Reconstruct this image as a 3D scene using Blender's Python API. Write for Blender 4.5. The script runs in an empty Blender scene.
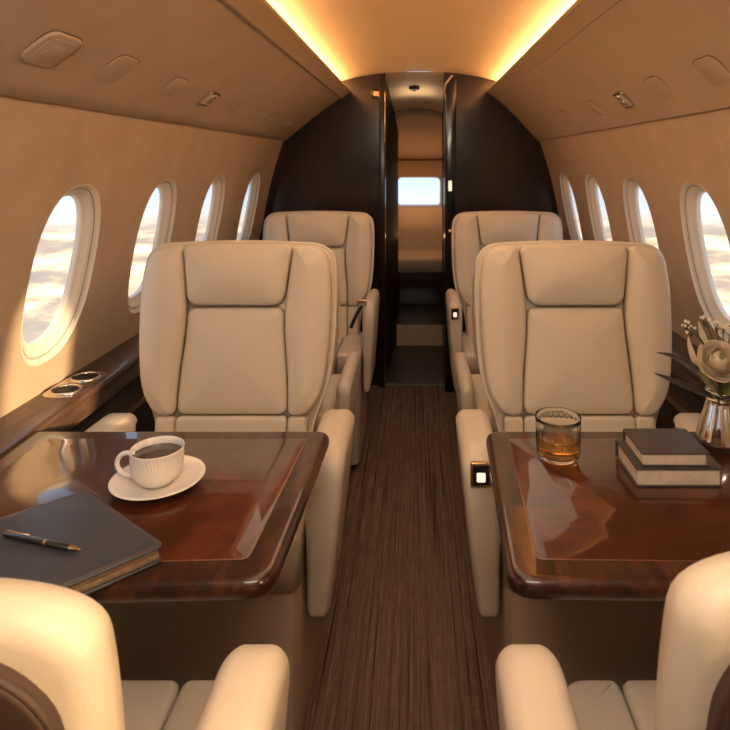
import bpy, bmesh, math, random
from mathutils import Vector, Matrix
random.seed(7)
C = bpy.context.scene.collection
PI = math.pi
F = 620.0; VX, VY = 417.0, 162.0; CX, CZ = 0.033, 1.344      # lens numbers used only to set up the camera and read distances

# ------------------------------------------------------------------ materials
def new_mat(name):
    m = bpy.data.materials.new(name); m.use_nodes = True
    nt = m.node_tree; b = nt.nodes['Principled BSDF']
    return m, nt, b
def tex_noise(nt, scale, detail=4, vec=None, rough=.5):
    n = nt.nodes.new('ShaderNodeTexNoise'); n.inputs['Scale'].default_value = scale
    n.inputs['Detail'].default_value = detail; n.inputs['Roughness'].default_value = rough
    if vec: nt.links.new(vec, n.inputs['Vector'])
    return n
def mapping(nt, scale, rot=(0,0,0), coord='Object'):
    tc = nt.nodes.new('ShaderNodeTexCoord'); mp = nt.nodes.new('ShaderNodeMapping')
    mp.inputs['Scale'].default_value = scale; mp.inputs['Rotation'].default_value = rot
    nt.links.new(tc.outputs[coord], mp.inputs['Vector']); return mp.outputs['Vector']
def ramp(nt, fac, stops):
    r = nt.nodes.new('ShaderNodeValToRGB'); nt.links.new(fac, r.inputs['Fac'])
    e = r.color_ramp.elements
    e[0].position, e[0].color = stops[0][0], (*stops[0][1], 1)
    e[1].position, e[1].color = stops[-1][0], (*stops[-1][1], 1)
    for p, c in stops[1:-1]:
        x = e.new(p); x.color = (*c, 1)
    return r.outputs['Color']
def bump(nt, b, h, strength, dist=.001):
    n = nt.nodes.new('ShaderNodeBump'); n.inputs['Strength'].default_value = strength
    n.inputs['Distance'].default_value = dist
    nt.links.new(h, n.inputs['Height']); nt.links.new(n.outputs['Normal'], b.inputs['Normal'])
def soft_mat(name, c1, c2, rough=.5, nscale=6, bscale=350, bstr=.25, bdist=.0006, coat=0, spec=.5, sheen=0):
    m, nt, b = new_mat(name)
    v = mapping(nt, (1,1,1))
    n = tex_noise(nt, nscale, 3, v)
    nt.links.new(ramp(nt, n.outputs['Fac'], [(.3, c1), (.7, c2)]), b.inputs['Base Color'])
    b.inputs['Roughness'].default_value = rough
    b.inputs['Specular IOR Level'].default_value = spec
    if coat: b.inputs['Coat Weight'].default_value = coat; b.inputs['Coat Roughness'].default_value = .05
    if sheen: b.inputs['Sheen Weight'].default_value = sheen
    n2 = tex_noise(nt, bscale, 2, v)
    bump(nt, b, n2.outputs['Fac'], bstr, bdist)
    return m
def wood_mat(name, cols, scale=(1,1,1), nscale=4, rough=.35, coat=1.0, coat_rough=.03, distort=1.2, burl=True):
    m, nt, b = new_mat(name)
    v = mapping(nt, scale)
    n = tex_noise(nt, nscale, 8, v, .62); n.inputs['Distortion'].default_value = distort
    col = ramp(nt, n.outputs['Fac'], [(.3, cols[0]), (.48, cols[1]), (.58, cols[2]), (.72, cols[1])])
    n2 = tex_noise(nt, 240, 3, v, .7)
    mx = nt.nodes.new('ShaderNodeMix'); mx.data_type = 'RGBA'; mx.blend_type = 'MULTIPLY'
    mx.inputs['Factor'].default_value = .5
    nt.links.new(col, mx.inputs['A'])
    nt.links.new(ramp(nt, n2.outputs['Fac'], [(.35, (.5,.45,.4)), (.6, (1,1,1))]), mx.inputs['B'])
    nt.links.new(mx.outputs['Result'], b.inputs['Base Color'])
    b.inputs['Roughness'].default_value = rough
    b.inputs['Coat Weight'].default_value = coat; b.inputs['Coat Roughness'].default_value = coat_rough
    b.inputs['Coat IOR'].default_value = 1.42; b.inputs['Specular IOR Level'].default_value = .25
    return m
def plain(name, col, rough=.4, metal=0, coat=0, emis=None, estr=0, nvar=.08):
    m, nt, b = new_mat(name)
    n = tex_noise(nt, 40, 2, mapping(nt, (1,1,1)))
    lo = tuple(max(0, c*(1-nvar)) for c in col); hi = tuple(c*(1+nvar) for c in col)
    nt.links.new(ramp(nt, n.outputs['Fac'], [(.3, lo), (.7, hi)]), b.inputs['Base Color'])
    b.inputs['Roughness'].default_value = rough; b.inputs['Metallic'].default_value = metal
    if coat: b.inputs['Coat Weight'].default_value = coat; b.inputs['Coat Roughness'].default_value = .05
    if emis:
        b.inputs['Emission Color'].default_value = (*emis, 1); b.inputs['Emission Strength'].default_value = estr
    return m
M = {}
M['leather'] = soft_mat('cream_leather', (.655,.56,.425), (.705,.605,.465), .42, 3, 420, .3, .0006)
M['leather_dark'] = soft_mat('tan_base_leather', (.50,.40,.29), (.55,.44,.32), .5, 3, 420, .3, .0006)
M['seal'] = plain('window_seal', (.30,.24,.18), .6)
M['seam'] = plain('seam_thread', (.16,.10,.06), .8)
M['rear'] = soft_mat('brown_rear_leather', (.05,.026,.016), (.07,.036,.022), .6, 3, 300, .2)
M['wall'] = soft_mat('suede_wall', (.44,.335,.235), (.49,.375,.265), .75, 9, 260, .2, .0006, spec=.25)
M['psu'] = soft_mat('suede_ceiling_panel', (.45,.345,.245), (.49,.38,.27), .7, 7, 260, .15, .0005, spec=.25)
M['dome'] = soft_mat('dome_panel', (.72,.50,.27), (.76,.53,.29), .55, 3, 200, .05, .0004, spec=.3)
M['reveal'] = soft_mat('window_surround', (.68,.62,.53), (.72,.66,.57), .4, 4, 200, .05, .0003)
M['table'] = wood_mat('mahogany_burl', [(.030,.006,.002),(.062,.012,.003),(.11,.024,.006)], (1,1,1), 3.5, .35)
M['band'] = wood_mat('mahogany_border', [(.010,.003,.0015),(.030,.008,.003),(.070,.019,.007)], (1,.25,1), 22, .35, distort=.4)
M['bulk'] = wood_mat('dark_bulkhead_wood', [(.008,.003,.0015),(.018,.006,.003),(.032,.010,.004)], (1,1,.3), 5, .3, .8, .14)
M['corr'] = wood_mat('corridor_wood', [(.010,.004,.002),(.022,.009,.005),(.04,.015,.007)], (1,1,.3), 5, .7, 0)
M['ledge'] = wood_mat('walnut_ledge', [(.045,.024,.014),(.085,.046,.027),(.13,.075,.045)], (1,.25,1), 12, .45, .45, .12, distort=.5)
M['line'] = plain('inlay_line', (.13,.05,.02), .4, 0, .6)
M['chrome'] = plain('polished_metal', (.72,.66,.58), .14, 1)
M['brass'] = plain('brass', (.75,.50,.25), .25, 1)
M['black'] = plain('black_gloss', (.008,.007,.006), .2, 0, .5)
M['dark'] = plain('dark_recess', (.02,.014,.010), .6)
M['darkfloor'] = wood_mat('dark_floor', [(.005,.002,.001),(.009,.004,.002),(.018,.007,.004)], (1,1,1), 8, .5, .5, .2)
M['porcelain'] = plain('white_porcelain', (.80,.75,.68), .22, 0, .5, nvar=.02)
M['coffee'] = plain('coffee', (.05,.02,.008), .1, 0, .4)
M['page'] = soft_mat('paper_pages', (.60,.47,.33), (.70,.56,.40), .8, 60, 500, .1)
M['bookcover'] = soft_mat('grey_brown_cloth', (.055,.042,.036), (.07,.054,.046), .5, 20, 700, .35)
M['note'] = soft_mat('charcoal_leather', (.035,.035,.042), (.048,.048,.056), .45, 12, 500, .35)
M['notepage'] = soft_mat('brown_page_edge', (.12,.07,.035), (.22,.14,.075), .6, 90, 400, .2)
M['pen'] = plain('pen_black', (.012,.010,.010), .15, 0, 1)
M['petal'] = plain('cream_petal', (.82,.70,.52), .55, nvar=.1)
M['tiny'] = plain('tiny_blossom', (.85,.74,.60), .6, nvar=.15)
M['leafy'] = plain('light_green_leaf', (.30,.36,.05), .5, nvar=.3)
M['darkleaf'] = plain('dark_blade_leaf', (.055,.045,.035), .4, nvar=.3)
M['stem'] = plain('green_stem', (.10,.09,.03), .5, nvar=.3)
M['lit'] = plain('lit_button', (.9,.85,.75), .4, emis=(1,.86,.66), estr=1.2)
M['amberlit'] = plain('amber_sign', (.6,.2,.05), .4, emis=(1,.33,.08), estr=1.3)
M['cove'] = plain('cove_strip', (1,.8,.5), .5, emis=(1,.68,.36), estr=28)
M['blind'] = soft_mat('beige_blind', (.52,.40,.27), (.56,.43,.29), .7)
# glass pane
m, nt, b = new_mat('window_glass')
tr = nt.nodes.new('ShaderNodeBsdfTransparent'); gl = nt.nodes.new('ShaderNodeBsdfGlossy'); gl.inputs['Roughness'].default_value = .02
lw = nt.nodes.new('ShaderNodeLayerWeight'); fr = nt.nodes.new('ShaderNodeMath'); fr.operation = 'POWER'; fr.inputs[1].default_value = 5
nt.links.new(lw.outputs['Facing'], fr.inputs[0])
mx = nt.nodes.new('ShaderNodeMixShader'); nt.links.new(fr.outputs[0], mx.inputs[0]); nt.links.new(tr.outputs[0], mx.inputs[1]); nt.links.new(gl.outputs[0], mx.inputs[2])
nt.links.new(mx.outputs[0], nt.nodes['Material Output'].inputs['Surface']); M['glass'] = m
# drinking glass / whiskey
def trans(name, col, ior, rough=0.0):
    m, nt, b = new_mat(name)
    b.inputs['Base Color'].default_value = (*col, 1); b.inputs['Transmission Weight'].default_value = 1
    b.inputs['IOR'].default_value = ior; b.inputs['Roughness'].default_value = rough
    return m
M['tumbler'] = trans('clear_crystal', (1,.99,.97), 1.38)
M['whiskey'] = trans('amber_whiskey', (.95,.50,.15), 1.34)
# carpet
m, nt, b = new_mat('striated_carpet')
v = mapping(nt, (110, 1.0, 1)); n1 = tex_noise(nt, 1.0, 3, v, .6)
v3 = mapping(nt, (260, 9, 1)); n3 = tex_noise(nt, 1.0, 2, v3, .6)
v2 = mapping(nt, (14, 420, 1)); n2 = tex_noise(nt, 1.0, 2, v2, .5)
c1 = ramp(nt, n1.outputs['Fac'], [(.32, (.045,.028,.018)), (.43, (.165,.108,.075)), (.60, (.20,.135,.095)), (.75, (.25,.172,.125))])
def mixm(a, bb, f=1.0):
    x = nt.nodes.new('ShaderNodeMix'); x.data_type = 'RGBA'; x.blend_type = 'MULTIPLY'; x.inputs['Factor'].default_value = f
    nt.links.new(a, x.inputs['A']); nt.links.new(bb, x.inputs['B']); return x.outputs['Result']
c = mixm(c1, ramp(nt, n2.outputs['Fac'], [(.35, (.8,.8,.8)), (.6, (1.05,1.05,1.05))]), .6)
c = mixm(c, ramp(nt, n3.outputs['Fac'], [(.35, (.6,.55,.5)), (.6, (1.1,1.1,1.1))]), .7)
nt.links.new(c, b.inputs['Base Color']); b.inputs['Roughness'].default_value = .95; b.inputs['Specular IOR Level'].default_value = .1
bump(nt, b, n2.outputs['Fac'], .6, .002); M['carpet'] = m

# ------------------------------------------------------------------ mesh helpers
def link(name, verts, faces, mat, parent=None, smooth=True, mtx=None, auto=None):
    me = bpy.data.meshes.new(name)
    if mtx is not None: verts = [mtx @ Vector(v) for v in verts]
    me.from_pydata([tuple(v) for v in verts], [], faces); me.validate()
    bm = bmesh.new(); bm.from_mesh(me); bmesh.ops.remove_doubles(bm, verts=bm.verts, dist=1e-6)
    bmesh.ops.recalc_face_normals(bm, faces=bm.faces)
    if auto is not None:
        for e in bm.edges:
            if len(e.link_faces) == 2 and e.calc_face_angle(0) > math.radians(auto): e.smooth = False
    bm.to_mesh(me); bm.free()
    for p in me.polygons: p.use_smooth = smooth
    me.materials.append(mat if not isinstance(mat, str) else M[mat])
    o = bpy.data.objects.new(name, me); C.objects.link(o)
    if parent: o.parent = parent
    return o
def tag(o, label=None, cat=None, group=None, kind=None):
    if label: o['label'] = label
    if cat: o['category'] = cat
    if group: o['group'] = group
    if kind: o['kind'] = kind
    return o
def empty(name, loc, label, cat, group=None, rz=0):
    o = bpy.data.objects.new(name, None); C.objects.link(o); o.location = loc; o.rotation_euler = (0,0,rz)
    o.empty_display_size = .05
    return tag(o, label, cat, group)
class MB:
    def __init__(s): s.v = []; s.f = []
    def add(s, v, f):
        k = len(s.v); s.v += [tuple(x) for x in v]; s.f += [tuple(i+k for i in q) for q in f]; return s
    def link(s, name, mat, parent=None, smooth=True, mtx=None, auto=None): return link(name, s.v, s.f, mat, parent, smooth, mtx, auto)
def rpoly(pts, seg=6):
    """pts: (x, y, r) corners -> rounded outline"""
    out = []; n = len(pts)
    for i in range(n):
        p = Vector(pts[i][:2]); a = Vector(pts[i-1][:2]); c = Vector(pts[(i+1) % n][:2]); r = pts[i][2]
        if r <= 0: out.append(p); continue
        da, dc = (a-p), (c-p); ra = min(r, da.length*.49); rc = min(r, dc.length*.49)
        A = p+da.normalized()*ra; B = p+dc.normalized()*rc
        for k in range(seg+1):
            t = k/seg; out.append(A*(1-t)**2 + p*2*t*(1-t) + B*t*t)
    return out
def resample(pts, n):
    L = [0]; m = len(pts)
    for i in range(m): L.append(L[-1]+(pts[(i+1) % m]-pts[i]).length)
    out = []; j = 0
    for k in range(n):
        d = L[-1]*k/n
        while L[j+1] < d: j += 1
        t = (d-L[j])/max(1e-9, L[j+1]-L[j]); out.append(pts[j].lerp(pts[(j+1) % m], t))
    return out
def offset(pts, d):
    n = len(pts); area = sum(pts[i].x*pts[(i+1) % n].y-pts[(i+1) % n].x*pts[i].y for i in range(n))
    s = 1 if area > 0 else -1; out = []
    for i in range(n):
        t = (pts[(i+1) % n]-pts[i-1]); t = t.normalized() if t.length > 0 else Vector((1,0))
        out.append(pts[i]+Vector((-t.y, t.x))*s*d)
    return out
def rings_mesh(rings, cap0=True, cap1=True):
    v = []; f = []; n = len(rings[0])
    for r in rings: v += r
    for k in range(len(rings)-1):
        for i in range(n):
            j = (i+1) % n; f.append((k*n+i, k*n+j, (k+1)*n+j, (k+1)*n+i))
    if cap0: f.append(tuple(range(n))[::-1])
    if cap1: f.append(tuple(range((len(rings)-1)*n, len(rings)*n)))
    return v, f
def puff(outline, depth, r, bulge, n=120, back=0.0, bulge_pow=2.0, sep=True):
    """puffy cushion: outline in (u,v), rises along w"""
    base = resample(outline, n); rings = [[(p.x, p.y, back) for p in base]]
    for k in range(0, 7):
        a = k/6*PI/2; q = offset(base, r*(1-math.cos(a)))
        rings.append([(p.x, p.y, depth-r+r*math.sin(a)) for p in q])
    q = offset(base, r); xs = [p.x for p in q]; ys = [p.y for p in q]
    W = max(xs)-min(xs); H = max(ys)-min(ys); mx, my = (max(xs)+min(xs))/2, (max(ys)+min(ys))/2
    tgt = []
    for p in q:
        if H > W:
            # medial point follows the local centre of the strip
            yc = min(max(p.y, min(ys)+W/2), max(ys)-W/2)
            near = sorted((abs(z.y-yc), z.x) for z in q)[:6]; cx = (min(a[1] for a in near)+max(a[1] for a in near))/2
            tgt.append(Vector((mx if W > .12 else cx, yc)))
        else: tgt.append(Vector((min(max(p.x, min(xs)+H/2), max(xs)-H/2), my)))
    def hgt(p, t):
        if not sep: return depth+bulge*(1-(1-t)**bulge_pow)
        u = min(1, abs(p.x-mx)/(W/2)); w = min(1, abs(p.y-my)/(H/2)); return depth+bulge*(1-u**2.2)*(1-w**2.6)
    for k in range(1, 11):
        t = k/10; rings.append([(p.lerp(g, t).x, p.lerp(g, t).y, hgt(p.lerp(g, t), t)) for p, g in zip(q, tgt)])
    k0 = 7; nr = len(rings); hh = [[p[2] for p in r] for r in rings]
    for it in range(40):
        new = [list(h) for h in hh]
        for k in range(k0, nr):
            up = hh[k-1]; dn = hh[k+1] if k+1 < nr else None
            for i in range(n):
                a = up[i]+hh[k][(i+1) % n]+hh[k][i-1]; c = 3
                if dn: a += dn[i]; c += 1
                new[k][i] = .4*hh[k][i]+.6*a/c
        m = {}
        for i, p in enumerate(rings[-1]): m.setdefault((round(p[0],4), round(p[1],4)), []).append(i)
        for ids in m.values():
            av = sum(new[-1][i] for i in ids)/len(ids)
            for i in ids: new[-1][i] = av
        hh = new
    rings = [[(p[0], p[1], hh[k][i]) for i, p in enumerate(r)] for k, r in enumerate(rings)]
    return rings_mesh(rings, True, False)
def slab(outline, z0, z1, r, n=160, seg=6, flat_bottom=False):
    base = resample(outline, n); rings = []
    if not flat_bottom:
        for k in range(seg+1):
            a = -PI/2+k/seg*PI/2; rings.append([(p.x, p.y, z0+r+r*math.sin(a)) for p in offset(base, r*(1-math.cos(a)))])
    else: rings.append([(p.x, p.y, z0) for p in base])
    for k in range(seg+1):
        a = k/seg*PI/2; rings.append([(p.x, p.y, z1-r+r*math.sin(a)) for p in offset(base, r*(1-math.cos(a)))])
    return rings_mesh(rings)
def box(x0, x1, y0, y1, z0, z1):
    v = [(x,y,z) for z in (z0,z1) for y in (y0,y1) for x in (x0,x1)]
    return v, [(0,1,3,2),(4,6,7,5),(0,4,5,1),(2,3,7,6),(0,2,6,4),(1,5,7,3)]
def rbox(x0, x1, y0, y1, z0, z1, r=.004, rc=None, n=64):
    rc = rc or r*2
    return slab(rpoly([(x0,y0,rc),(x1,y0,rc),(x1,y1,rc),(x0,y1,rc)]), z0, z1, r, n, 4)
def lathe(prof, n=48, fn=None):
    v = []; f = []
    for k, (r, z) in enumerate(prof):
        for i in range(n):
            a = 2*PI*i/n; rr = r*(fn(a, z, k) if fn else 1); v.append((rr*math.cos(a), rr*math.sin(a), z))
    for k in range(len(prof)-1):
        for i in range(n):
            j = (i+1) % n; f.append((k*n+i, k*n+j, (k+1)*n+j, (k+1)*n+i))
    return v, f
def tube(pts, rad, n=10, cap=True):
    pts = [Vector(p) for p in pts]; rings = []
    rr = rad if isinstance(rad, (list, tuple)) else [rad]*len(pts)
    up = Vector((0,0,1)); prev = None
    for i, p in enumerate(pts):
        t = (pts[min(i+1, len(pts)-1)]-pts[max(i-1, 0)]).normalized()
        if prev is None: u = t.orthogonal().normalized()
        else: u = (prev-t*prev.dot(t)).normalized()
        prev = u; w = t.cross(u)
        rings.append([tuple(p+(u*math.cos(2*PI*k/n)+w*math.sin(2*PI*k/n))*rr[i]) for k in range(n)])
    return rings_mesh(rings, cap, cap)
def bez(p0, p1, p2, n=10):
    p0, p1, p2 = map(Vector, (p0,p1,p2))
    return [p0*(1-t)**2+p1*2*t*(1-t)+p2*t*t for t in [k/n for k in range(n+1)]]

# ------------------------------------------------------------------ cabin section
LIPS = {-1: (.375, 1.762), 1: (.465, 1.762)}; CRE = (.758, 1.472); DC = .045
WALLP = [(1.485,.764),(1.40,.795),(1.30,.826),(1.18,.856),(1.05,.882),(.93,.905),(.83,.930),(.74,.952),(.4,.95),(0,.90)]
def wx(h):
    for (h1,x1),(h0,x0) in zip(WALLP, WALLP[1:]):
        if h >= h0:
            t = (h-h0)/(h1-h0); return x0+(x1-x0)*t
    return WALLP[-1][1]
def wxs(h): return (wx(h-.04)+wx(h)+wx(min(1.485,h+.04)))/3 if h < 1.44 else wx(h)
Y0, Y1 = -1.5, 3.73
LEFTW = [-.05, .50, 1.05, 1.605, 2.15, 2.72, 3.35]
RIGHTW = [-.12, .66, 1.80, 2.33, 2.87, 3.40]
WC, WA, WB = 1.055, .147, .229
def oval(n=64):
    out = []
    for i in range(n):
        a = 2*PI*i/n; c, s = math.cos(a), math.sin(a); e = 2/2.45
        out.append((WA*math.copysign(abs(c)**e, c), WB*math.copysign(abs(s)**e, s)))
    return out
H0, H1 = .72, 1.485
def build_wall(side, wins, name, label):
    sg = -1 if side == 'L' else 1
    mb = MB()
    def P(y, h): return (sg*wxs(h), y, h)
    edges = [Y0]
    cells = []
    for i, c in enumerate(wins):
        a = c-.24 if i == 0 or c-wins[i-1] > .7 else (c+wins[i-1])/2
        b = c+.24 if i == len(wins)-1 or wins[i+1]-c > .7 else (c+wins[i+1])/2
        cells.append((a, c, min(b, Y1)))
    def strip(ya, yb):
        if yb-ya < 1e-4: return
        ny = max(1, int((yb-ya)/.2)); nh = 16
        v = [P(ya+(yb-ya)*i/ny, H0+(H1-H0)*j/nh) for i in range(ny+1) for j in range(nh+1)]
        mb.add(v, [(i*(nh+1)+j, (i+1)*(nh+1)+j, (i+1)*(nh+1)+j+1, i*(nh+1)+j+1) for i in range(ny) for j in range(nh)])
    cur = Y0
    ov = oval(64)
    for a, c, b in cells:
        strip(cur, a); cur = b
        n = len(ov); rings = []; K = 8
        rect = []
        for (oy, oh) in ov:   # radial projection to the cell's rectangle
            dy, dh = oy, oh; ty = ((b-c) if dy > 0 else (a-c))/dy if abs(dy) > 1e-9 else 1e9
            th = ((H1-WC) if dh > 0 else (H0-WC))/dh if abs(dh) > 1e-9 else 1e9
            t = min(ty, th); rect.append((dy*t, dh*t))
        for (qy, qh) in ((a-c, H0-WC), (b-c, H0-WC), (a-c, H1-WC), (b-c, H1-WC)):
            i = min(range(n), key=lambda i: (rect[i][0]-qy)**2+(rect[i][1]-qh)**2); rect[i] = (qy, qh)
        for k in range(K+1):
            t = k/K; rings.append([P(c+o[0]*(1-t)+r[0]*t, WC+o[1]*(1-t)+r[1]*t) for o, r in zip(ov, rect)])
        v, f = rings_mesh(rings, False, False); mb.add(v, f)
    strip(cur, Y1)
    # lower wall
    hs = [.72,.4,0]
    v = [(sg*wx(h), y, h) for y in (Y0, Y1) for h in hs]
    mb.add(v, [(0,1,4,3),(1,2,5,4)])
    return tag(mb.link(name, 'wall'), label, kind='structure')
build_wall('L', LEFTW, 'wall_left', 'left cabin side wall in tan suede')
build_wall('R', RIGHTW, 'wall_right', 'right cabin side wall in tan suede')
wi = 0
def build_window(side, c):
    global wi
    wi += 1; sg = -1 if side == 'L' else 1
    ov = oval(64)
    def ring(ins, out, up=0):
        q = offset([Vector(o) for o in ov], ins)
        return [(sg*(wxs(WC+o.y+up)+out), c+o.x, WC+o.y+up) for o in q]
    steps = [ring(-.003,.001), ring(-.0015,-.0008), ring(.0,-.0003), ring(.0008,.002), ring(.0015,.006), ring(.012,.011,.004), ring(.016,.012,.005),
             ring(.017,.014,.005), ring(.020,.0145,.006), ring(.0215,.018,.007), ring(.036,.028,.012), ring(.040,.030,.013), ring(.0405,.036,.013), ring(.042,.045,.014)]
    v, f = rings_mesh(steps, False, False)
    root = link('window_%d' % wi, v, f, 'reveal')
    tag(root, 'oval cabin window with deep pale surround', kind='structure')
    pr = ring(.039,.040,.013); pv = pr+[(sg*(wxs(WC)+.040), c, WC)]
    q = ring(.0125,.0112,.004); v, f = tube(q+q[:2], .0016, 8, False); link('seal', v, f, 'seal', root)
    n = len(pr); link('pane', pv, [(i, (i+1) % n, n) for i in range(n)], 'glass', root)
for c in LEFTW: build_window('L', c)
for c in RIGHTW: build_window('R', c)

# overhead side panels
def psu(sg, name, label):
    prof = []; LIP = LIPS[sg]
    for k in range(13):
        t = k/12; x = LIP[0]+(CRE[0]-LIP[0])*t; h = LIP[1]+(CRE[1]-LIP[1])*t
        b = .010*math.sin(PI*t)
        nx, nh = (.305, .355); prof.append((x+b*.65, h+b*.76))
    prof += [(CRE[0]+.012, CRE[1]-.001), (CRE[0]+.016, CRE[1]+.02), (CRE[0]+.06, CRE[1]+.05)]
    ys = [Y0, Y1]; v = [(sg*x, y, h) for y in ys for x, h in prof]; n = len(prof)
    return tag(link(name, v, [(i, i+1, n+i+1, n+i) for i in range(n-1)], 'psu', auto=40), label, kind='structure')
psu(-1, 'ceiling_left', 'sloping overhead panel above left windows')
psu(1, 'ceiling_right', 'sloping overhead panel above right windows')
# lips
for i, sg in enumerate((-1, 1)):
    pr = [(.470,1.712),(.452,1.722),(.405,1.760),(.400,1.768),(.404,1.776),(.412,1.777),(.52,1.772),(.60,1.72)]
    q0 = LIPS[sg][0]-.41; pr = [(.462,1.7225),(.452,1.7235),(.447,1.728),(.410,1.757),(.402,1.762),(.400,1.769),(.404,1.776),(.412,1.777),(.60,1.771),(.60,1.70)]
    v = [(sg*(x+q0), y, h) for y in (Y0, Y1-.002) for x, h in pr]; n = len(pr)
    tag(link('trim_%d' % (i+1), v, [(j, j+1, n+j+1, n+j) for j in range(n-1)], 'psu', auto=35), 'slim cove lip along the lit ceiling', kind='structure')
    v, f = box(min(sg*(.45+q0),sg*(.50+q0)), max(sg*(.45+q0),sg*(.50+q0)), Y0+.02, Y1-.03, 1.778, 1.784)
    tag(link('trim_%d' % (i+3), v, f, 'cove', smooth=False), 'warm glowing light strip hidden behind the cove lip', kind='structure')
# dome
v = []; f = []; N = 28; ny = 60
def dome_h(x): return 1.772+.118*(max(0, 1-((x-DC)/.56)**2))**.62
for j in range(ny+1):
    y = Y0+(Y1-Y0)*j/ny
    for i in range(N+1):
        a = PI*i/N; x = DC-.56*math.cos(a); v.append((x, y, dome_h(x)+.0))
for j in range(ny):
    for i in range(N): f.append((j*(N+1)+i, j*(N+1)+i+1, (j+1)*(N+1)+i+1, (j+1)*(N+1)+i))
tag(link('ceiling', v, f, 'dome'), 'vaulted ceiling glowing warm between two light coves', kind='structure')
# floor
v, f = box(-1.0, 1.0, Y0, Y1, -.03, 0)
tag(link('floor', v, f, 'carpet', smooth=False), 'brown striated carpet', kind='structure')
# section outline (for bulkheads)
def section(sg):
    q0 = LIPS[sg][0]-.41
    pts = [(.90,0),(.95,.4)]
    for k in range(16): h = .74+(1.46-.74)*k/15; pts.append((wxs(h), h))
    pts[-1] = (.80,1.47); pts += [(.80,1.53),(.62,1.66),(.62,1.79)]
    for k in range(1, 9):
        x = (.58)*(1-k/8); pts.append((x, min(dome_h(sg*x)+.004, 1.897)))
    return pts
SECS = {-1: section(-1), 1: section(1)}
def bulk_piece(sg, xin):
    right = [(x, h) for x, h in SECS[sg] if x > xin]
    pts = [(xin, 0)]+right+[(xin, dome_h(sg*xin)+.003)]
    # close via strips from xin to the profile at each height
    mb = MB(); n = len(pts)
    v = [(sg*x, Y1, h) for x, h in pts]+[(sg*x, Y1+.05, h) for x, h in pts]
    mb.add(v, [tuple(range(n)), tuple(range(n, 2*n))]+[(i, (i+1) % n, n+(i+1) % n, n+i) for i in range(n)])
    return mb
a = bulk_piece(-1, .158); b = bulk_piece(1, .195); a.add(b.v, b.f)
tag(a.link('wall_front', 'bulk', smooth=False), 'dark glossy wood bulkhead split by the aisle doorway', kind='structure')
pts = [(x, h) for x, h in SECS[1]]+[(-x, h) for x, h in SECS[-1][::-1][1:]]
tag(link('wall_rear', [(x, Y0, h) for x, h in pts], [tuple(range(len(pts)))], 'wall', smooth=False), 'end wall behind the camera', kind='structure')
# door casing and pocket door edge
mb = MB(); mb.add(*rbox(-.192,-.156, 3.69,3.728, 0,1.862, .004)); mb.link
d = mb.link('door_1', 'bulk', auto=40); tag(d, 'dark wood casing on the left of the doorway', kind='structure')
MBs = MB().add(*rbox(-.1605,-.1555, 3.684,3.692, 1.46,1.76, .001)); MBs.link('highlight_strip', 'brass', d)  # brass strip shaped as the orange highlight line along the casing
mb = MB(); oo = rpoly([(.197,0,.003),(.262,0,.003),(.262,1.845,.01),(.232,1.845,.01),(.197,1.80,.01)])
v, f = slab(oo, 0, .115, .004, 90, 3); v = [(x, 3.73-z, y) for x, y, z in v]
d = link('door_2', v, f, 'black', auto=40); tag(d, 'black pocket door edge on the right of the doorway', kind='structure')
oo = rpoly([(.194,1.755,.003),(.194,1.802,.005),(.232,1.850,.005),(.245,1.850,.003),(.206,1.798,.005)])
v, f = slab(oo, -.003, .118, .002, 60, 3); v = [(x, 3.73-z, y) for x, y, z in v]
link('door_cap', v, f, 'blind', d, auto=40)
MB().add(*rbox(.216,.236, 3.607,3.616, 1.175,1.235, .002)).link('switch', 'lit', d)
v, f = lathe([(0,.0),(.014,.0),(.014,.008),(.011,.012),(0,.012)], 24); link('door_handle', [(x+.226, 3.615-z, y+.94) for x, y, z in v], f, 'chrome', d)
# corridor
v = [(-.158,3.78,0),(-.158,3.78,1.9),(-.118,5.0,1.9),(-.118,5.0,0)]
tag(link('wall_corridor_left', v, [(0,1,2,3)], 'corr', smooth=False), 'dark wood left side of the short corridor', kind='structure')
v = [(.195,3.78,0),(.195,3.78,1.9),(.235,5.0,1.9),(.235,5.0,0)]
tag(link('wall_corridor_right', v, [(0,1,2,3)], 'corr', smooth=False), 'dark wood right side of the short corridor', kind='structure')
v = []; K = 14
for y, h, s in ((3.73,1.888,.0),(3.8,1.868,.02),(4.2,1.80,.03),(4.6,1.735,.04)):
    for i in range(K+1):
        x = -.20+.45*i/K; v.append((x, y, h-s*((x-.03)/.2)**2))
f = [(j*(K+1)+i, j*(K+1)+i+1, (j+1)*(K+1)+i+1, (j+1)*(K+1)+i) for j in range(3) for i in range(K)]
tag(link('ceiling_corridor', v, f, 'blind'), 'beige ceiling of the short corridor', kind='structure')
v = []
for i in range(K+1):
    x = -.20+.45*i/K; hh = 1.695-.035*((x-.03)/.2)**2; v += [(x, 4.6, 1.74), (x, 4.6, hh)]
tag(link('trim_5', v, [(2*i, 2*i+1, 2*i+3, 2*i+2) for i in range(K)], 'blind', smooth=False), 'arched header at the end of the corridor', kind='structure')
mb = MB(); v = []
for y, h in ((4.6,1.70),(5.3,1.50),(6.0,1.36)): v += [(-.8,y,h),(.8,y,h)]
tag(link('ceiling_aft', v, [(0,1,3,2),(2,3,5,4)], 'blind', smooth=False), 'sloping ceiling of the aft compartment', kind='structure')
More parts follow.
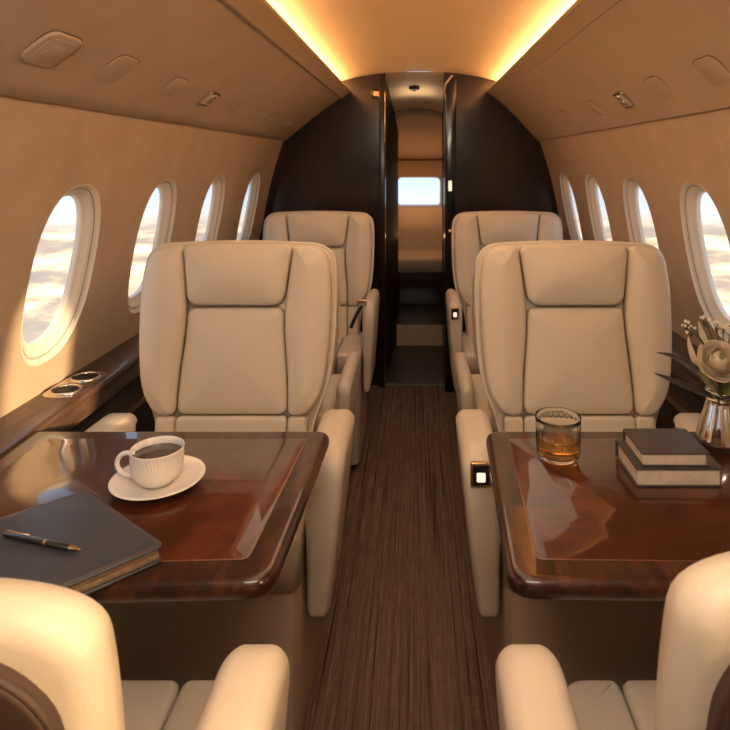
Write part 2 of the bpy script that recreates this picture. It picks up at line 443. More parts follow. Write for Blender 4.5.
# aft room walls
mb = MB(); mb.add([(-.8,5,0),(-.8,5,1.7),(-.8,6.02,1.7),(-.8,6.02,0)], [(0,1,2,3)]); mb.add([(-.118,5.0,0),(-.118,5.0,1.7),(-.8,5.0,1.7),(-.8,5.0,0)], [(0,1,2,3)])
tag(mb.link('wall_aft_left', 'wall', smooth=False), 'left wall of the aft compartment', kind='structure')
mb = MB(); mb.add([(.8,5,0),(.8,5,1.7),(.8,6.02,1.7),(.8,6.02,0)], [(0,1,2,3)]); mb.add([(.235,5.0,0),(.235,5.0,1.7),(.8,5.0,1.7),(.8,5.0,0)], [(0,1,2,3)])
tag(mb.link('wall_aft_right', 'wall', smooth=False), 'right wall of the aft compartment', kind='structure')
mb = MB(); WX0, WX1, WZ0, WZ1 = -.165, .265, .92, 1.20
oo = resample(rpoly([(WX0,WZ0,.04),(WX1,WZ0,.04),(WX1,WZ1,.06),(WX0,WZ1,.06)]), 80)
def torect(p, x0, x1, z0, z1):
    cx, cz = (WX0+WX1)/2, (WZ0+WZ1)/2; dx, dz = p.x-cx, p.y-cz
    tx = ((x1-cx) if dx > 0 else (x0-cx))/dx if abs(dx) > 1e-9 else 1e9; tz = ((z1-cz) if dz > 0 else (z0-cz))/dz if abs(dz) > 1e-9 else 1e9
    t = min(tx, tz); return (cx+dx*t, 6.0, cz+dz*t)
v, f = rings_mesh([[(p.x,6.0,p.y) for p in oo], [torect(p,-.8,.8,0,1.5) for p in oo]], False, False)
tag(link('wall_aft', v, f, 'wall', smooth=False), 'end wall of the aft compartment', kind='structure')
v, f = rings_mesh([[(p.x,5.995,p.y) for p in offset(oo,-.02)], [(p.x,5.985,p.y) for p in offset(oo,-.012)], [(p.x,5.99,p.y) for p in oo], [(p.x,6.07,p.y) for p in offset(oo,.01)]], False, False)
wi += 1; w = link('window_%d' % wi, v, f, 'reveal'); tag(w, 'wide aft window behind the divan', kind='structure')
link('pane', [(p.x,6.06,p.y) for p in offset(oo,.005)], [tuple(range(80))], 'glass', w)
MB().add(*rbox(-.30,.40, 5.93,5.985, 1.205,1.36, .006)).link('blind_box', 'blind', w, auto=40)
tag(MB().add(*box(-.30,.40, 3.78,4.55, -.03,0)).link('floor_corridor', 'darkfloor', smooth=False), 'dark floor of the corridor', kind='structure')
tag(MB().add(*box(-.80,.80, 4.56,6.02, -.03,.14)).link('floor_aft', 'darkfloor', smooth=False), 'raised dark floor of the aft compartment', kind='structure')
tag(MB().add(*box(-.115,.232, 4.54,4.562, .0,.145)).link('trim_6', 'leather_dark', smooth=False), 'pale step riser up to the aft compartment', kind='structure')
# aft divan
dv = empty('divan', (.05, 5.5, .14), 'beige leather divan under the aft window beyond the doorway', 'sofa')
def rot_up(v, y0): return [(x, y0-z, y) for x, y, z in v]
v, f = puff(rpoly([(-.45,.33,.03),(.45,.33,.03),(.45,.80,.05),(-.45,.80,.05)]), .12, .03, .02)
link('backrest', rot_up(v, .32), f, 'leather', dv)
v, f = puff(rpoly([(-.45,-.30,.03),(.45,-.30,.03),(.45,.20,.03),(-.45,.20,.03)]), .12, .03, .01)
link('seat', [(x,y,z+.28) for x,y,z in v], f, 'leather', dv)
MB().add(*rbox(-.44,.44,-.27,.20,0,.28,.005)).link('base', 'bulk', dv, auto=40)
# smoke detector + amber sign
v, f = lathe([(0,0),(.034,0),(.036,-.008),(.030,-.018),(0,-.020)], 32)
sd = empty('smoke_detector', (.015,4.02,1.829), 'small black round detector on the corridor ceiling', 'detector')
link('housing', v, f, 'black', sd)
v, f = lathe([(0,-.020),(.014,-.020),(.012,-.025),(0,-.026)], 20); link('sensor', v, f, 'dark', sd)
sg_ = empty('call_sign', (-.212,3.729,1.755), 'small square amber light sign high on the dark bulkhead', 'sign')
v, f = slab(rpoly([(-.030,-.030,.006),(.030,-.030,.006),(.030,.030,.006),(-.030,.030,.006)]), 0, .006, .002, 60, 3); link('bezel', [(x,-z,y) for x,y,z in v], f, 'band', sg_)
v, f = slab(rpoly([(-.016,-.013,.003),(.016,-.013,.003),(.016,.013,.003),(-.016,.013,.003)]), .004, .009, .001, 40, 3); link('lens', [(x,-z,y) for x,y,z in v], f, 'amberlit', sg_)

# ------------------------------------------------------------------ side ledges
def build_ledge(sg, label):
    root = empty('side_ledge', (sg*.9, 1.1, 0), label, 'ledge')
    ya, yb = Y0+.01-1.1, Y1-.004-1.1
    def ext(prof, nm, mt):
        v = [(sg*x-sg*.9, y, h) for y in (ya, yb) for x, h in prof]; n = len(prof)
        return link(nm, v, [(i, (i+1) % n, n+(i+1) % n, n+i) for i in range(n)]+[tuple(range(n)), tuple(range(n, 2*n))], mt, root, auto=35)
    top = ext([(.948,.741),(.84,.741),(.832,.738),(.829,.730),(.832,.722),(.842,.718),(.946,.718)], 'ledge_top', 'ledge')
    ext([(.944,.716),(.850,.716),(.845,.70),(.852,.66),(.86,.655),(.944,.655)], 'fascia', 'ledge')
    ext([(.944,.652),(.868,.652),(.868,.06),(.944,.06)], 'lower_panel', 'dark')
    ext([(.944,.60),(.868,.60),(.845,.592),(.840,.575),(.850,.56),(.944,.56)], 'rail', 'ledge')
    return root, top
lr, lt = build_ledge(-1, 'long walnut side ledge under the left windows with round cup holders')
rr_, rt = build_ledge(1, 'long walnut side ledge under the right windows')
for (x, y) in ((-.893, 1.635), (-.893, 1.735)):
    v, f = lathe([(.041,0),(.041,.003),(.037,.006),(.033,.004),(.0325,.0),(.031,-.017),(.0,-.018)], 40)
    o = link('cup_holder_ring', [(a+x+.9, b+y-1.1, c+.7415) for a, b, c in v], f, 'chrome', lt)
    v, f = lathe([(0,0),(.030,0),(.030,.0015),(0,.0015)], 32)
    link('cup_holder_well', [(a+x+.9, b+y-1.1, c+.7425) for a, b, c in v], f, 'dark', lt)
v, f = slab(rpoly([(-.94,1.585,.04),(-.846,1.585,.04),(-.846,1.785,.04),(-.94,1.785,.04)]), .7405, .7425, .0008, 90, 3)
link('cup_holder_plate', [(a+.9, b-1.1, c) for a, b, c in v], f, 'chrome', lt)

# ------------------------------------------------------------------ overhead hatches and reading lights
def ray(px, py): return Vector(((px-VX)/F, 1, (VY-py)/F))
def on_psu(sg, px, py):
    LIP = LIPS[sg]; d = ray(px, py); o = Vector((CX, 0, CZ)); t2 = Vector((sg*(CRE[0]-LIP[0]), 0, CRE[1]-LIP[1])); nrm = t2.cross(Vector((0,1,0))).normalized()
    p0 = Vector((sg*LIP[0], 0, LIP[1])); k = (p0-o).dot(nrm)/d.dot(nrm); p = o+d*k
    return p.y, (p-p0).dot(t2.normalized())
def psu_mtx(sg, y, v):
    LIP = LIPS[sg]
    tt = Vector((sg*(CRE[0]-LIP[0]), 0, CRE[1]-LIP[1])).normalized(); L = math.hypot(CRE[0]-LIP[0], CRE[1]-LIP[1])
    w = Vector((-sg*abs(tt.z), 0, -abs(tt.x)))           # into the cabin
    p = Vector((sg*LIP[0], y, LIP[1]))+tt*v - w*(.010*math.sin(PI*min(1,max(0,v/L)))-.0002)
    u = Vector((0,1,0)); m = Matrix.Identity(4)
    for i in range(3): m[i][0] = u[i]; m[i][1] = tt[i]; m[i][2] = w[i]; m[i][3] = p[i]
    return m
def hatch(sg, y, v, a, b, label, kind, group=None):
    m = psu_mtx(sg, y, v)
    nm = {'big':'overhead_air_panel','plain':'mask_hatch','light':'reading_light','slot':'overhead_slot'}[kind]
    cat = {'big':'vent','plain':'hatch','light':'reading light','slot':'vent'}[kind]
    root = empty(nm, m.to_translation(), label, cat, group); inv = Matrix.Translation(-m.to_translation())@m
    def oval4(a, b, r): return rpoly([(-a,-b,r),(a,-b,r),(a,b,r),(-a,b,r)])
    r = min(a, b)*.7
    vv, f = slab(oval4(a+.0020, b+.0022, r), -.004, .0006, .0003, 80, 2); link('seam', vv, f, 'seam', root, mtx=inv)
    if kind == 'plain':
        vv, f = slab(oval4(a, b, r), -.004, .0022, .0015, 80, 3); link('lid', vv, f, 'psu', root, mtx=inv, auto=50)
    elif kind == 'big':
        vv, f = slab(oval4(a, b, r), -.004, .007, .0035, 80, 3); link('lid', vv, f, 'psu', root, mtx=inv, auto=50)
        vv, f = slab(oval4(a*.72, b*.72, r*.6), .004, .0078, .0006, 80, 3); link('inner_panel', vv, f, 'psu', root, mtx=inv, auto=50)
        vv, f = slab(oval4(a*.40, b*.36, r*.4), .007, .0090, .0008, 80, 3); link('centre_pad', vv, f, 'psu', root, mtx=inv, auto=50)
        vv, f = slab([Vector((a*.80,-b*.8)),Vector((a*.90,-b*.8)),Vector((a*.90,b*.8)),Vector((a*.80,b*.8))], .004, .010, .001, 80, 2); link('trim_bar', vv, f, 'brass', root, mtx=inv, auto=50)
    elif kind == 'light':
        vv, f = slab(oval4(a, b, r*.4), -.004, .006, .002, 80, 3); link('bezel', vv, f, 'chrome', root, mtx=inv, auto=50)
        vv, f = slab(oval4(a*.82, b*.8, r*.3), .003, .0068, .0005, 80, 2); link('recess', vv, f, 'leather_dark', root, mtx=inv, auto=50)
        for q in (-.42, .28):
            vv, f = lathe([(0,.012),(.008,.012),(.011,.010),(.011,.006),(.014,.006),(.014,.003)], 24); link('lamp', [(x, yy+b*q, z) for x, yy, z in vv], f, 'chrome', root, mtx=inv)
    else:
        vv, f = slab(oval4(a, b, r*.4), -.004, .005, .002, 60, 3); link('grille', vv, f, 'leather_dark', root, mtx=inv, auto=50)
    return root
def hp(sg, px, py, a, b, label, kind, group=None):
    y, v = on_psu(sg, px, py); return hatch(sg, y, v, a, b, label, kind, group)
hp(-1, 54, 52, .058, .043, 'largest rounded hatch with a padded centre, nearest on the left overhead panel', 'big')
hp(-1, 119, 72, .052, .045, 'flush rounded hatch beside the large padded hatch on the left overhead panel', 'plain')
hp(-1, 175, 89, .050, .036, 'flush rounded hatch just before the reading lights on the left overhead panel', 'plain')
hp(-1, 210, 100, .045, .032, 'metal twin reading light on the left overhead panel', 'light')
hp(-1, 236, 108, .050, .032, 'faint flush hatch just beyond the reading light, left overhead panel', 'plain')
hp(-1, 271, 120, .060, .034, 'faint flush hatch second beyond the reading light, left overhead panel', 'plain')
hp(-1, 288, 125, .050, .018, 'small slotted grille at the far end of the left overhead panel', 'slot')
hp(1, 712, 74, .052, .042, 'nearest flush rounded hatch on the right overhead panel', 'plain')
hp(1, 658, 90, .050, .040, 'flush rounded hatch beside the reading light on the right overhead panel', 'plain')
hp(1, 623, 101, .042, .032, 'metal twin reading light on the right overhead panel', 'light')
hp(1, 594, 110, .050, .034, 'faint flush hatch just beyond the reading light, right overhead panel', 'plain')
hp(1, 566, 118, .055, .034, 'faint flush hatch second beyond the reading light, right overhead panel', 'plain')

# ------------------------------------------------------------------ club seats
def build_seat(loc, rz, a, label, group, top=1.115, recl=8, hw=1.0, arm_in=.272, arm_out=.355, arm_front=-.28, arm_h=.765, arm_bot=.32, front=-.32, cush=.268, outer_arm=True, rearpanel=False, cush_h=.515, arm_back=.03, control=True, thick=.14, base_back=.10, pad=.036, ctl=.038, piped=True, crn=.065, bol=1.0, outer_out=None, outer_h=None):
    """seat faces -y; a = side (+1/-1 in x) of the aisle"""
    root = empty('club_seat', loc, label, 'seat', group, rz)
    sv = (top-.45)/(1.125-.45); th = math.radians(recl)
    bm = Matrix.Translation((0,0,.45))@Matrix.Rotation(-th, 4, 'X')      # lean back towards +y
    def bk(v):   # (u, h, w) -> seat space; w = towards the front
        out = []
        for u, h, w in v:
            z = (h-.45)*sv
            # gentle crown and wing curvature
            yy = -w+.10*max(0,abs(u)-.16)**1.5*0 - .0
            out.append(bm@Vector((u*hw, yy, z)))
        return out
    # shell
    ol = [(.195,.44,.03),(.208,.63,.07),(.262,.75,.12),(.270,1.0,.10),(.262,1.122,crn),(0,1.134,.12),
          (-.262,1.122,crn),(-.270,1.0,.10),(-.262,.75,.12),(-.208,.63,.07),(-.195,.44,.03)]
    v, f = puff(rpoly(ol, 12), thick, min(.042,thick*.6), .016, 150)
    v = [(x, y, -z) for x, y, z in v]; front_cap = v
    link('back_shell', bk(v), f, 'leather', root, auto=None)
    # front rim piping
    ol2 = [(x*1.012, .44+(y-.44)*1.004, r) for x, y, r in ol]
    pts = resample(rpoly(ol2), 140); pts3 = [(p.x, p.y, -.012) for p in pts]
    if piped: v, f = tube(pts3+[pts3[0], pts3[1]], .004, 8, False); link('piping', bk(v), f, 'leather', root)
    DZ, R = pad, min(.016, pad*.6)
    def part(nm, out, bulge=.014, dz=DZ, r=R, n=120, mt='leather', sep=True):
        v, f = puff(out, dz, r, bulge, n, back=-.02, sep=sep); v = [(x, y if bol == 1 else .45+(y-.45)*.965, w) for x, y, w in v]; return link(nm, bk(v), f, mt, root)
    part('headrest', rpoly([(-.131,.956,.032),(.131,.956,.032),(.153,1.125,.026),(0,1.132,.1),(-.153,1.125,.026)], 8), .020, DZ+.008)
    part('back_cushion', rpoly([(-.150,.661,.026),(.150,.661,.026),(.147,.75,.05),(.134,.89,.05),(.133,.949,.026),(-.133,.949,.026),(-.134,.89,.05),(-.147,.75,.05)], 8), .016, DZ-.002)
    for s in (-1, 1):
        o = [(.153,.659,.022),(.205,.660,.025),(.248,.725,.06),(.262,.86,.06),(.264,1.0,.05),(.255,1.08,.03),(.236,1.116,.04),(.156,1.125,.024),(.137,.949,.05),(.138,.89,.03),(.151,.75,.05)]
        o = rpoly([(s*(x if x < .16 else .16+(x-.16)*(1 if bol == 1 else .75)), y if y < 1.0 or bol == 1 else 1.0+(y-1.0)*.6, r) for x, y, r in (o if s > 0 else o[::-1])], 8)
        part('side_bolster', o, .010, DZ+.010, .020, 160, sep=False)
    mb = MB()
    for x0, x1 in ((-.205,-.152),(-.150,.150),(.152,.205)):
        v, f = puff(rpoly([(x0,.45,.014),(x1,.45,.014),(x1,.658,.014),(x0,.658,.014)]), pad, .010, .004, 100, back=-.02); mb.add(v, f)
    link('lower_back_cushion', bk(mb.v), mb.f, 'leather', root)
    if rearpanel:
        ol3 = rpoly([(-.19,.52,.05),(.19,.52,.05),(.243,.85,.10),(.235,1.105,.17),(-.235,1.105,.17),(-.243,.85,.10)], 10)
        v, f = puff(ol3, thick+.020, .006, .002, 120, back=thick-.03); v = [(x, y, -z) for x, y, z in v]
        p = link('rear_panel', bk(v), f, 'rear', root); p['label'] = 'dark brown panel on the back of the seat'
        pts = resample(ol3, 120); pts3 = [(p.x, p.y, -thick-.014) for p in pts]
        v, f = tube(pts3+pts3[:2], .004, 8, False); link('rear_piping', bk(v), f, 'rear', root)
    # seat cushion
    mb = MB(); c3 = cush*.56; ch = cush_h-.40
    for x0, x1 in ((-cush,-c3-.0012),(-c3+.0012,c3-.0012),(c3+.0012,cush)):
        rc0 = .04 if x0 == -cush else .018; rc1 = .04 if x1 == cush else .018
        v, f = puff(rpoly([(x0,front,rc0),(x1,front,rc1),(x1,.05,.018),(x0,.05,.018)], 8), ch, .016, .008, 110); mb.add(v, f)
    mb.link('seat_cushion', 'leather', root, mtx=Matrix.Translation((0,0,.40)))
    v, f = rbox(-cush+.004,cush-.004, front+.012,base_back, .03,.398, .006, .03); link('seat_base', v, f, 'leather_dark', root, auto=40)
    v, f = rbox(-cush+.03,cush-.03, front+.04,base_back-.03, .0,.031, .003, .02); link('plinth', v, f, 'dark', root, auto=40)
    # armrests
    def arm(s, ain, aout, top_h, bot, fr, taper, nm='armrest', bk_=None):
        bk_ = bk_ or arm_back
        ol = rpoly([(fr+.035,bot,.02),(bk_,bot,.02),(bk_+.02,top_h-.015,.03),(.0,top_h-.004,.05),(fr+.05,top_h,.03),(fr,top_h-.035,.045),(fr+.006,top_h-.2,.05)], 8)
        W = aout-ain; v, f = slab(ol, 0, W, min(.026, W*.42), 130, 7)
        out = []
        for y, h, w in v:
            k = min(1, max(0, (h-bot)/(top_h-bot))); sc = 1-taper*(1-k)**1.3
            # slight crown on the top
            out.append((s*(ain+w*sc), y, h+(.006*math.sin(PI*min(1,max(0,w/W))) if h > top_h-.06 else 0)))
        arm_o = link(nm, out, f, 'leather', root); return arm_o
    A = arm(a, arm_in, arm_out, arm_h, arm_bot, arm_front, .45)
    if control:
        xm = a*(arm_in+arm_out)/2+a*.004; cw = .0235 if arm_out-arm_in > .07 else .018; zc = arm_h-ctl
        v, f = slab(rpoly([(-cw,-.027,.005),(cw,-.027,.005),(cw,.027,.005),(-cw,.027,.005)]), 0, .012, .002, 60, 3)
        link('control_panel', [(x+xm, arm_front+.006-z, y+zc) for x, y, z in v], f, 'brass', A, auto=40)
        v, f = slab(rpoly([(-cw*.78,-.022,.003),(cw*.78,-.022,.003),(cw*.78,.022,.003),(-cw*.78,.022,.003)]), .010, .0132, .0005, 60, 2)
        link('control_recess', [(x+xm, arm_front+.006-z, y+zc) for x, y, z in v], f, 'black', A, auto=40)
        v, f = slab(rpoly([(-cw*.42,-.011,.003),(cw*.42,-.011,.003),(cw*.42,.009,.003),(-cw*.42,.009,.003)]), .012, .0165, .001, 60, 2)
        o = link('switch', [(x+xm, arm_front+.006-z, y+zc-.003) for x, y, z in v], f, 'lit', A, auto=40)
    if outer_arm: arm(-a, arm_in, outer_out or min(arm_out, .35), outer_h or .745, arm_bot, arm_front+.08, .2)
    return root
G = 'cream leather club seats'
build_seat((-.469,1.675,0), 0, 1, 'cream leather club seat facing the table that holds the coffee cup', G, control=False, arm_h=.68, outer_h=.67, arm_bot=.285, arm_in=.246, arm_out=.337, outer_out=.345, arm_back=-.02, cush=.242)
build_seat((.472,1.675,0), 0, -1, 'cream leather club seat facing the table that holds the whiskey glass and books', G, arm_h=.68, outer_h=.67, arm_bot=.285, arm_in=.246, arm_out=.337, outer_out=.345, arm_back=-.02, cush=.242)
build_seat((-.475,2.12,0), PI, -1, 'left club seat backing onto the coffee table seat, only its aisle armrest showing', G, top=1.0, recl=1, arm_in=.235, arm_out=.285, arm_front=-.36, arm_h=.60, front=-.36, cush=.232, outer_arm=False, control=False, cush_h=.50, hw=.9, thick=.09, base_back=.05)
build_seat((.462,2.12,0), PI, 1, 'right club seat backing onto the whiskey table seat, only its aisle armrest showing', G, top=1.0, recl=1, arm_in=.235, arm_out=.285, arm_front=-.36, arm_h=.60, front=-.36, cush=.232, outer_arm=False, control=False, cush_h=.50, hw=.9, thick=.09, base_back=.05)
build_seat((-.452,2.99,0), 0, 1, 'farthest left cream club seat standing against the dark bulkhead', G, top=1.095, recl=6, arm_in=.245, arm_out=.30, control=False, cush=.24, arm_back=.10, arm_h=.72, outer_h=.66)
build_seat((.478,2.99,0), 0, -1, 'farthest right cream club seat standing against the dark bulkhead', G, top=1.095, recl=6, arm_in=.245, arm_out=.305, cush=.24, arm_back=.10, arm_h=.72, outer_h=.66)
fg = dict(recl=11, hw=.86, thick=.045, pad=.012, piped=False, crn=.15, bol=.93, arm_in=.254, arm_out=.342, arm_front=-.19, arm_h=.715, front=-.36, cush=.220, rearpanel=True, control=False, outer_arm=False, cush_h=.50, arm_back=-.02)
build_seat((-.475,.66,0), PI, -1, 'near left club seat seen from behind with dark brown rear panel', G, top=.978, **fg)
build_seat((.488,.66,0), PI, 1, 'near right club seat seen from behind, beside the flowers table', G, top=1.012, **dict(fg, arm_out=.354, arm_in=.268))
# seat-belt buckle on the far left seat
bk_ = empty('seat_belt', (-.235,2.72,.70), 'metal seat belt buckle hanging at the far left seat armrest', 'belt')
v, f = tube(bez((.03,-.01,.02),(.0,-.03,-.02),(-.02,-.01,-.08)), .008, 8); link('strap', v, f, 'dark', bk_)
v, f = slab(rpoly([(-.020,-.014,.005),(.020,-.014,.005),(.020,.014,.005),(-.020,.014,.005)]), 0, .014, .004, 60, 3); link('buckle', [(x+.028,-z-.01,y+.03) for x, y, z in v], f, 'chrome', bk_)

# ------------------------------------------------------------------ tables
TH = .74
def build_table(sg, label, x_in, near_dy, x_near=.17):
    root = empty('folding_table', (sg*.5, 1.12, 0), label, 'table', 'glossy mahogany side tables')
    xo = .826
    def outl(ins):
        p = [(x_in+ins, 1.400-ins, .034), (xo-(ins if ins else 0), 1.400-ins, .012), (xo-(ins if ins else 0), .895-near_dy+ins, .012), (x_near+ins, .895+ins, .042)]
        p = [(sg*x-sg*.5, y-1.12, max(.006, r-ins*.6)) for x, y, r in p]
        return rpoly(p if sg < 0 else p[::-1], 10)
    v, f = slab(outl(0), TH-.034, TH, .0145, 260, 8); link('edge_band', v, f, 'band', root, auto=60)
    v, f = slab(outl(.047), TH-.004, TH+.0003, .0001, 200, 1); link('inlay_line', v, f, 'line', root, auto=60)
    v, f = slab(outl(.0495), TH-.004, TH+.0005, .0001, 200, 1); link('table_top', v, f, 'table', root, auto=60)
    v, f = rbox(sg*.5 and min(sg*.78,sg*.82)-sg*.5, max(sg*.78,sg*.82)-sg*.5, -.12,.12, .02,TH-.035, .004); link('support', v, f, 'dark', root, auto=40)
    return root
build_table(-1, 'glossy mahogany table at left holding the coffee cup and dark notebook', .160, .022, .176)
build_table(1, 'glossy mahogany table at right holding the whiskey glass, books and vase', .186, .012, .166)

# ------------------------------------------------------------------ things on the tables
TZ = TH+.0006
# saucer
v, f = lathe([(0,.004),(.030,.004),(.034,.002),(.038,.002),(.060,.010),(.085,.017),(.0945,.021),(.0955,.0225),(.094,.0235),(.084,.0205),(.058,.0135),(.038,.008),(.032,.007),(0,.007)], 64)
o = link('saucer', v, f, 'porcelain'); o.location = (-.450, 1.157, TZ-.002); o.scale = (.88,.88,.88); tag(o, 'round white porcelain saucer under the coffee cup', 'saucer')
# cup
cup = empty('coffee_cup', (-.453, 1.160, TZ+.0050), 'white ribbed porcelain cup of coffee on its saucer', 'cup', rz=0); cup.scale = (.93,.93,.93)
def ribs(a, z, k): return 1+.013*math.sin(46*a+z*160) if 3 <= k <= 11 else 1
prof = [(0,.001),(.026,.001),(.028,0),(.031,.004),(.041,.012),(.0465,.022),(.0490,.032),(.0500,.042),(.0503,.050),(.0505,.056),(.0508,.060),(.051,.063),(.0515,.0665),(.0518,.069),(.051,.0705),(.0495,.069),(.0488,.060),(.0470,.035),(.042,.018),(.03,.010),(0,.008)]
v, f = lathe(prof, 272, ribs); link('cup_body', v, f, 'porcelain', cup)
v, f = lathe([(0,.0565),(.0484,.0565)], 48); link('coffee', v, f, 'coffee', cup)
hpnt = [(-.047,0,.054),(-.056,-.002,.059),(-.068,-.004,.058),(-.0765,-.006,.048),(-.077,-.007,.036),(-.070,-.006,.024),(-.058,-.003,.016),(-.043,0,.013)]
pp = [Vector(hpnt[0])]
for i in range(len(hpnt)-1):
    p0 = Vector(hpnt[max(0,i-1)]); p1 = Vector(hpnt[i]); p2 = Vector(hpnt[i+1]); p3 = Vector(hpnt[min(len(hpnt)-1,i+2)])
    for k in range(1, 5):
        t = k/4; pp.append(.5*((2*p1)+(p2-p0)*t+(2*p0-5*p1+4*p2-p3)*t*t+(3*p1-p0-3*p2+p3)*t**3))
v, f = tube(pp, .0048, 12); link('handle', v, f, 'porcelain', cup)
# tumbler
gl = empty('whiskey_glass', (.322, 1.270, TZ+.0002), 'clear fluted tumbler of whiskey standing on the table', 'glass')
def fl(a, z, k): return 1-.016*abs(math.sin(12*a)) if 3 <= k <= 7 else 1
prof = [(0,.0),(.036,.0),(.040,.002),(.0435,.007),(.0445,.012),(.0452,.03),(.0456,.05),(.0460,.070),(.0462,.076),(.0464,.0825),(.0459,.0835),(.0453,.0825),(.0449,.07),(.0441,.03),(.0430,.014),(.039,.0085),(0,.0075)]
v, f = lathe(prof, 192, fl); link('tumbler', v, f, 'tumbler', gl)
v, f = lathe([(0,.0074),(.0391,.0084),(.0431,.0139),(.0442,.03),(.0446,.044),(.0444,.0442),(0,.0442)], 96); link('whiskey', v, f, 'whiskey', gl)
# books
def book(x, y, z, w, d, t, ang, name, label):
    root = empty(name, (x, y, z), label, 'book', 'books stacked on the right table', ang)
    c = .0028
    v, f = rbox(0,w,0,d,0,c,.0008,.002); link('cover', v, f, 'bookcover', root, auto=40)
    v, f = rbox(0,w,0,d,t-c,t,.0008,.002); link('cover', v, f, 'bookcover', root, auto=40)
    v, f = rbox(.004,w-.004,.003,d-.004,c,t-c,.0006,.001); link('pages', v, f, 'page', root, auto=40)
    v, f = rbox(0,w,d-.004,d,.0005,t-.0005,.0008,.002); link('spine', v, f, 'bookcover', root, auto=40)
    return root
book(.440, 1.150, TZ, .162, .125, .034, math.radians(0), 'hardback_book', 'larger hardback book at the bottom of the stack of two')
book(.452, 1.156, TZ+.0345, .128, .108, .026, math.radians(0), 'hardback_book', 'smaller dark hardback book on top of the stack of two')
# vase
vs = empty('flower_vase', (.692, 1.335, TZ), 'silver fluted metal vase holding the flowers on the right table', 'vase')
def vf(a, z, k): return 1-.035*abs(math.sin(9*a)) if 4 <= k <= 9 else 1
prof = [(0,.001),(.044,.0),(.050,.002),(.054,.007),(.0545,.013),(.053,.022),(.047,.045),(.040,.065),(.0355,.082),(.0325,.090),(.0325,.096),(.034,.0965),(.0342,.112),(.0335,.1135),(.0325,.112),(.031,.095),(.030,.08),(0,.078)]
v, f = lathe(prof, 180, vf); link('vase_body', v, f, 'chrome', vs)
v, f = tube([(.0345*math.cos(2*PI*i/48), .0345*math.sin(2*PI*i/48), .096) for i in range(50)], .0018, 8, False); link('collar', v, f, 'chrome', vs)
# ranunculus
def petal_mesh(R, width, t0, t1, az, wob=0):
    v = []; f = []; nu, nv = 7, 8
    for i in range(nv+1):
        t = i/nv; th = t0+(t1-t0)*t
        wv = width*math.sin(PI*(.22+.70*t))**.7
        for j in range(nu+1):
            u = (j/nu-.5)*2; ph = az+u*wv; rr = R*(1+.05*u*u+wob*math.sin(3*ph)+.10*(t**3)*0.8)
            v.append((rr*math.sin(th)*math.cos(ph), rr*math.sin(th)*math.sin(ph), -rr*math.cos(th)))
    for i in range(nv):
        for j in range(nu):
            a = i*(nu+1)+j; f.append((a, a+1, a+nu+2, a+nu+1))
    return v, f
def flower(c, R, tilt, name, label, stem_to):
    root = empty(name, c, label, 'flower')
    mb = MB(); NL = 11
    for L in range(NL):
        q = L/(NL-1); rr = R*(.16+.84*q**.9); n = 3+L//2; top = .88-.42*q
        for k in range(n):
            wd = PI/n*1.35; az = 2*PI*k/n+L*1.1+random.uniform(-.15,.15); nu, nv = 8, 7; v = []; f = []
            lift = R*(.30*(1-q))*.6; jit = random.uniform(-.04,.06)
            for i in range(nv+1):
                t = i/nv; th = .12+(PI*(top+jit)-.12)*t; w = wd*(.35+.65*math.sin(PI*(.12+.62*t)))
                for a in range(nu+1):
                    u = (a/nu-.5)*2; ph = az+u*w; drop = .16*u*u*t*t
                    r2 = rr*(1+(.10+.16*q)*t**4+.03*math.sin(5*ph+L)*t*t); tt = th-drop
                    v.append((r2*math.sin(tt)*math.cos(ph), r2*math.sin(tt)*math.sin(ph), -r2*math.cos(tt)*.9+lift))
            for i in range(nv):
                for a in range(nu):
                    b_ = i*(nu+1)+a; f.append((b_, b_+1, b_+nu+2, b_+nu+1))
            mb.add(v, f)
    m = Matrix.Rotation(tilt[1],4,'Y')@Matrix.Rotation(tilt[0],4,'X')
    mb.link('petals', 'petal', root, mtx=m)
    v, f = lathe([(0,R*.30),(R*.10,R*.26),(R*.11,R*.1),(0,0)], 12); link('eye', v, f, 'leafy', root, mtx=m)
    s = Vector(stem_to)-Vector(c); v, f = tube(bez((0,0,-R*.9), (s.x*.3,s.y*.3,-R*1.6), s), .0025, 8); link('stem', v, f, 'stem', root)
    return root
VB = (.692, 1.335, TZ+.09)
flower((.662,1.290,TZ+.192), .035, (math.radians(58), math.radians(-14)), 'ranunculus', 'large cream ranunculus blossom in the vase', VB)
flower((.735,1.335,TZ+.170), .030, (math.radians(50), math.radians(25)), 'ranunculus', 'second cream blossom lower in the vase near the frame edge', VB)
def sprig(tips, label):
    c = VB; root = empty('blossom_sprig', c, label, 'flower')
    st = MB(); bl = MB()
    for (x, y, z) in tips:
        p = Vector((x, y, z))-Vector(c)
        v, f = tube(bez((0,0,-.02), (p.x*.3, p.y*.3, p.z*.75), p), .0012, 6); st.add(v, f)
        for q in range(5):
            d = Vector((random.uniform(-1,1), random.uniform(-1,1), random.uniform(-.4,1))).normalized()*.010
            e = p+d; v, f = tube([p-Vector((0,0,.012)), e], .0007, 5); st.add(v, f)
            for k in range(5):
                a = 2*PI*k/5; dd = Vector((math.cos(a), -.3, math.sin(a)))*.0032
                u = e+dd; w = Vector((0,-.0012,0))
                tcr = Vector((-math.sin(a),0,math.cos(a)))*.0018
                i0 = len(bl.v); bl.add([e+w*.5, e+dd*.6+tcr+w, e+dd*1.2, e+dd*.6-tcr+w], [(0,1,2,3)])
            v, f = lathe([(0,-.0016),(.0014,-.0006),(.0014,.0006),(0,.0016)], 8); bl.add([(a_+e.x, b_+e.y-.001, c_+e.z) for a_, b_, c_ in v], f)
    st.link('stems', 'stem', root); bl.link('blossoms', 'tiny', root, smooth=False)
